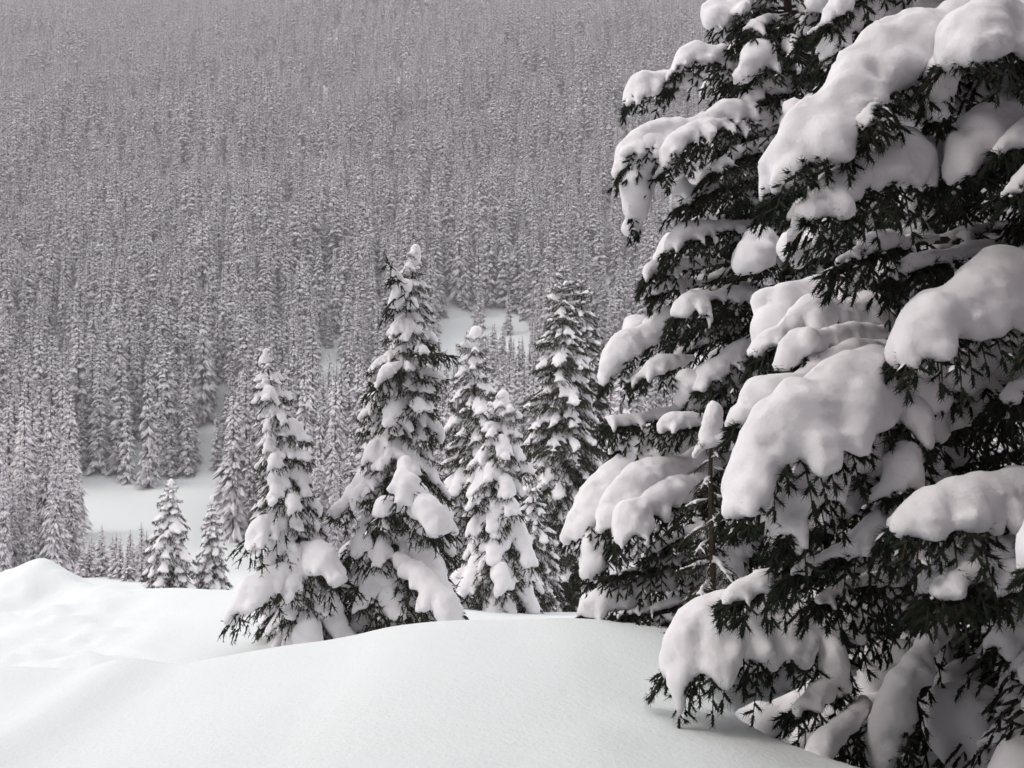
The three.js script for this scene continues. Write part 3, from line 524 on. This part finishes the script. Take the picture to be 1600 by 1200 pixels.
for (const [order, s] of single.entries()) {
  const px = 800 + s.X / s.D * F;
  const near = s.D < 130, rank = near ? 'in the front rank of the valley wood' : s.D < 186 ? 'in the valley wood' : 'at the foot of the mountainside';
  const place = s.tiny ? 'among the low saplings before the snowy meadow' : px < 150 ? `${rank} left of the snowy meadow` : px < 345 ? `${rank} just behind the snowy meadow` : px < 500 ? `${rank} behind the leaning fir` : px < 700 ? `${rank} behind the tallest centre fir` : px < 830 ? `${rank} behind the plump white fir` : `${rank} behind the twin spruces`;
  const label = `${s.tiny ? 'little frosted' : s.variant > 6 ? 'thickly frosted' : s.variant < 3 ? 'darker snow-dusted' : 'slim snow-dusted'} conifer ${place}`, group = label;
  const t = thing('forest_conifer', label, 'conifer', V(s.X, s.y, -s.D), group), g = (s.tiny ? plainSpires : order < 60 ? fineSpires : order < 110 ? spires : plainSpires)[s.variant];
  t.rotation.y = s.turn; t.scale.set(s.h * s.spread, s.h, s.h * s.spread);
  mesh('trunk', g.trunk, M.far, t); mesh('crown', g.crown, M.far, t); mesh('snow', g.snow, M.snow, t);
}
{                                                             // trees at the viewpoint's back and right, whose shade falls on the bank
  const R = rng(8);
  for (let i = 0; i < 54; i++) { const a = lerp(-0.1, 2.75, i / 53), r = (i % 2 ? 3.8 : 7) + 3.5 * R(), X = r * Math.cos(a), Z = r * Math.sin(a); rest.push({ X, D: -Z, y: height(X, Z), h: 12 + 6 * R(), variant: i % 10, spread: 1.9, turn: R() * 6 }); }
}
for (const [X, Z, h] of [[6.2, -3.2, 12], [7.6, -5.4, 14], [9.6, -8.5, 13], [4.9, 0.6, 12], [3.4, 3.2, 13], [6.4, -1.0, 15]]) rest.push({ X, D: -Z, y: height(X, Z), h, variant: Math.floor(h) % 10, spread: 1.7, turn: X });
const forest = new THREE.Group(); forest.name = 'mountainside_forest'; scene.add(forest);
forest.userData = { kind: 'stuff', label: 'dense snow-dusted conifer forest covering the whole mountainside behind', category: 'forest' };
{
  const m = new THREE.Matrix4(), q = new THREE.Quaternion(), up = V(0, 1, 0), tint = new THREE.Color(), R = rng(44);
  for (let v = 0; v < 10; v++) {
    const list = rest.filter((s) => s.variant === v), im = new THREE.InstancedMesh(joined([spires[v].trunk, spires[v].crown, spires[v].snow]), M.far, list.length);
    im.name = 'conifers'; im.userData.kind = 'stuff'; im.castShadow = im.receiveShadow = true;
    list.forEach((s, i) => { im.setMatrixAt(i, m.compose(V(s.X, s.y - 0.2, -s.D), q.setFromAxisAngle(up, s.turn), V(s.h * s.spread, s.h, s.h * s.spread))); const k = 0.82 + 0.18 * R(); im.setColorAt(i, tint.setRGB(k, k, k)); });
    forest.add(im);
  }
}
let triangles = 0; scene.traverse((o) => { if (o.isMesh && !o.isInstancedMesh) { const g = o.geometry; triangles += (g.index ? g.index.count : g.getAttribute('position').count) / 3; } });
console.log('trees', stand.length, 'triangles', triangles);

renderer.render(scene, camera);
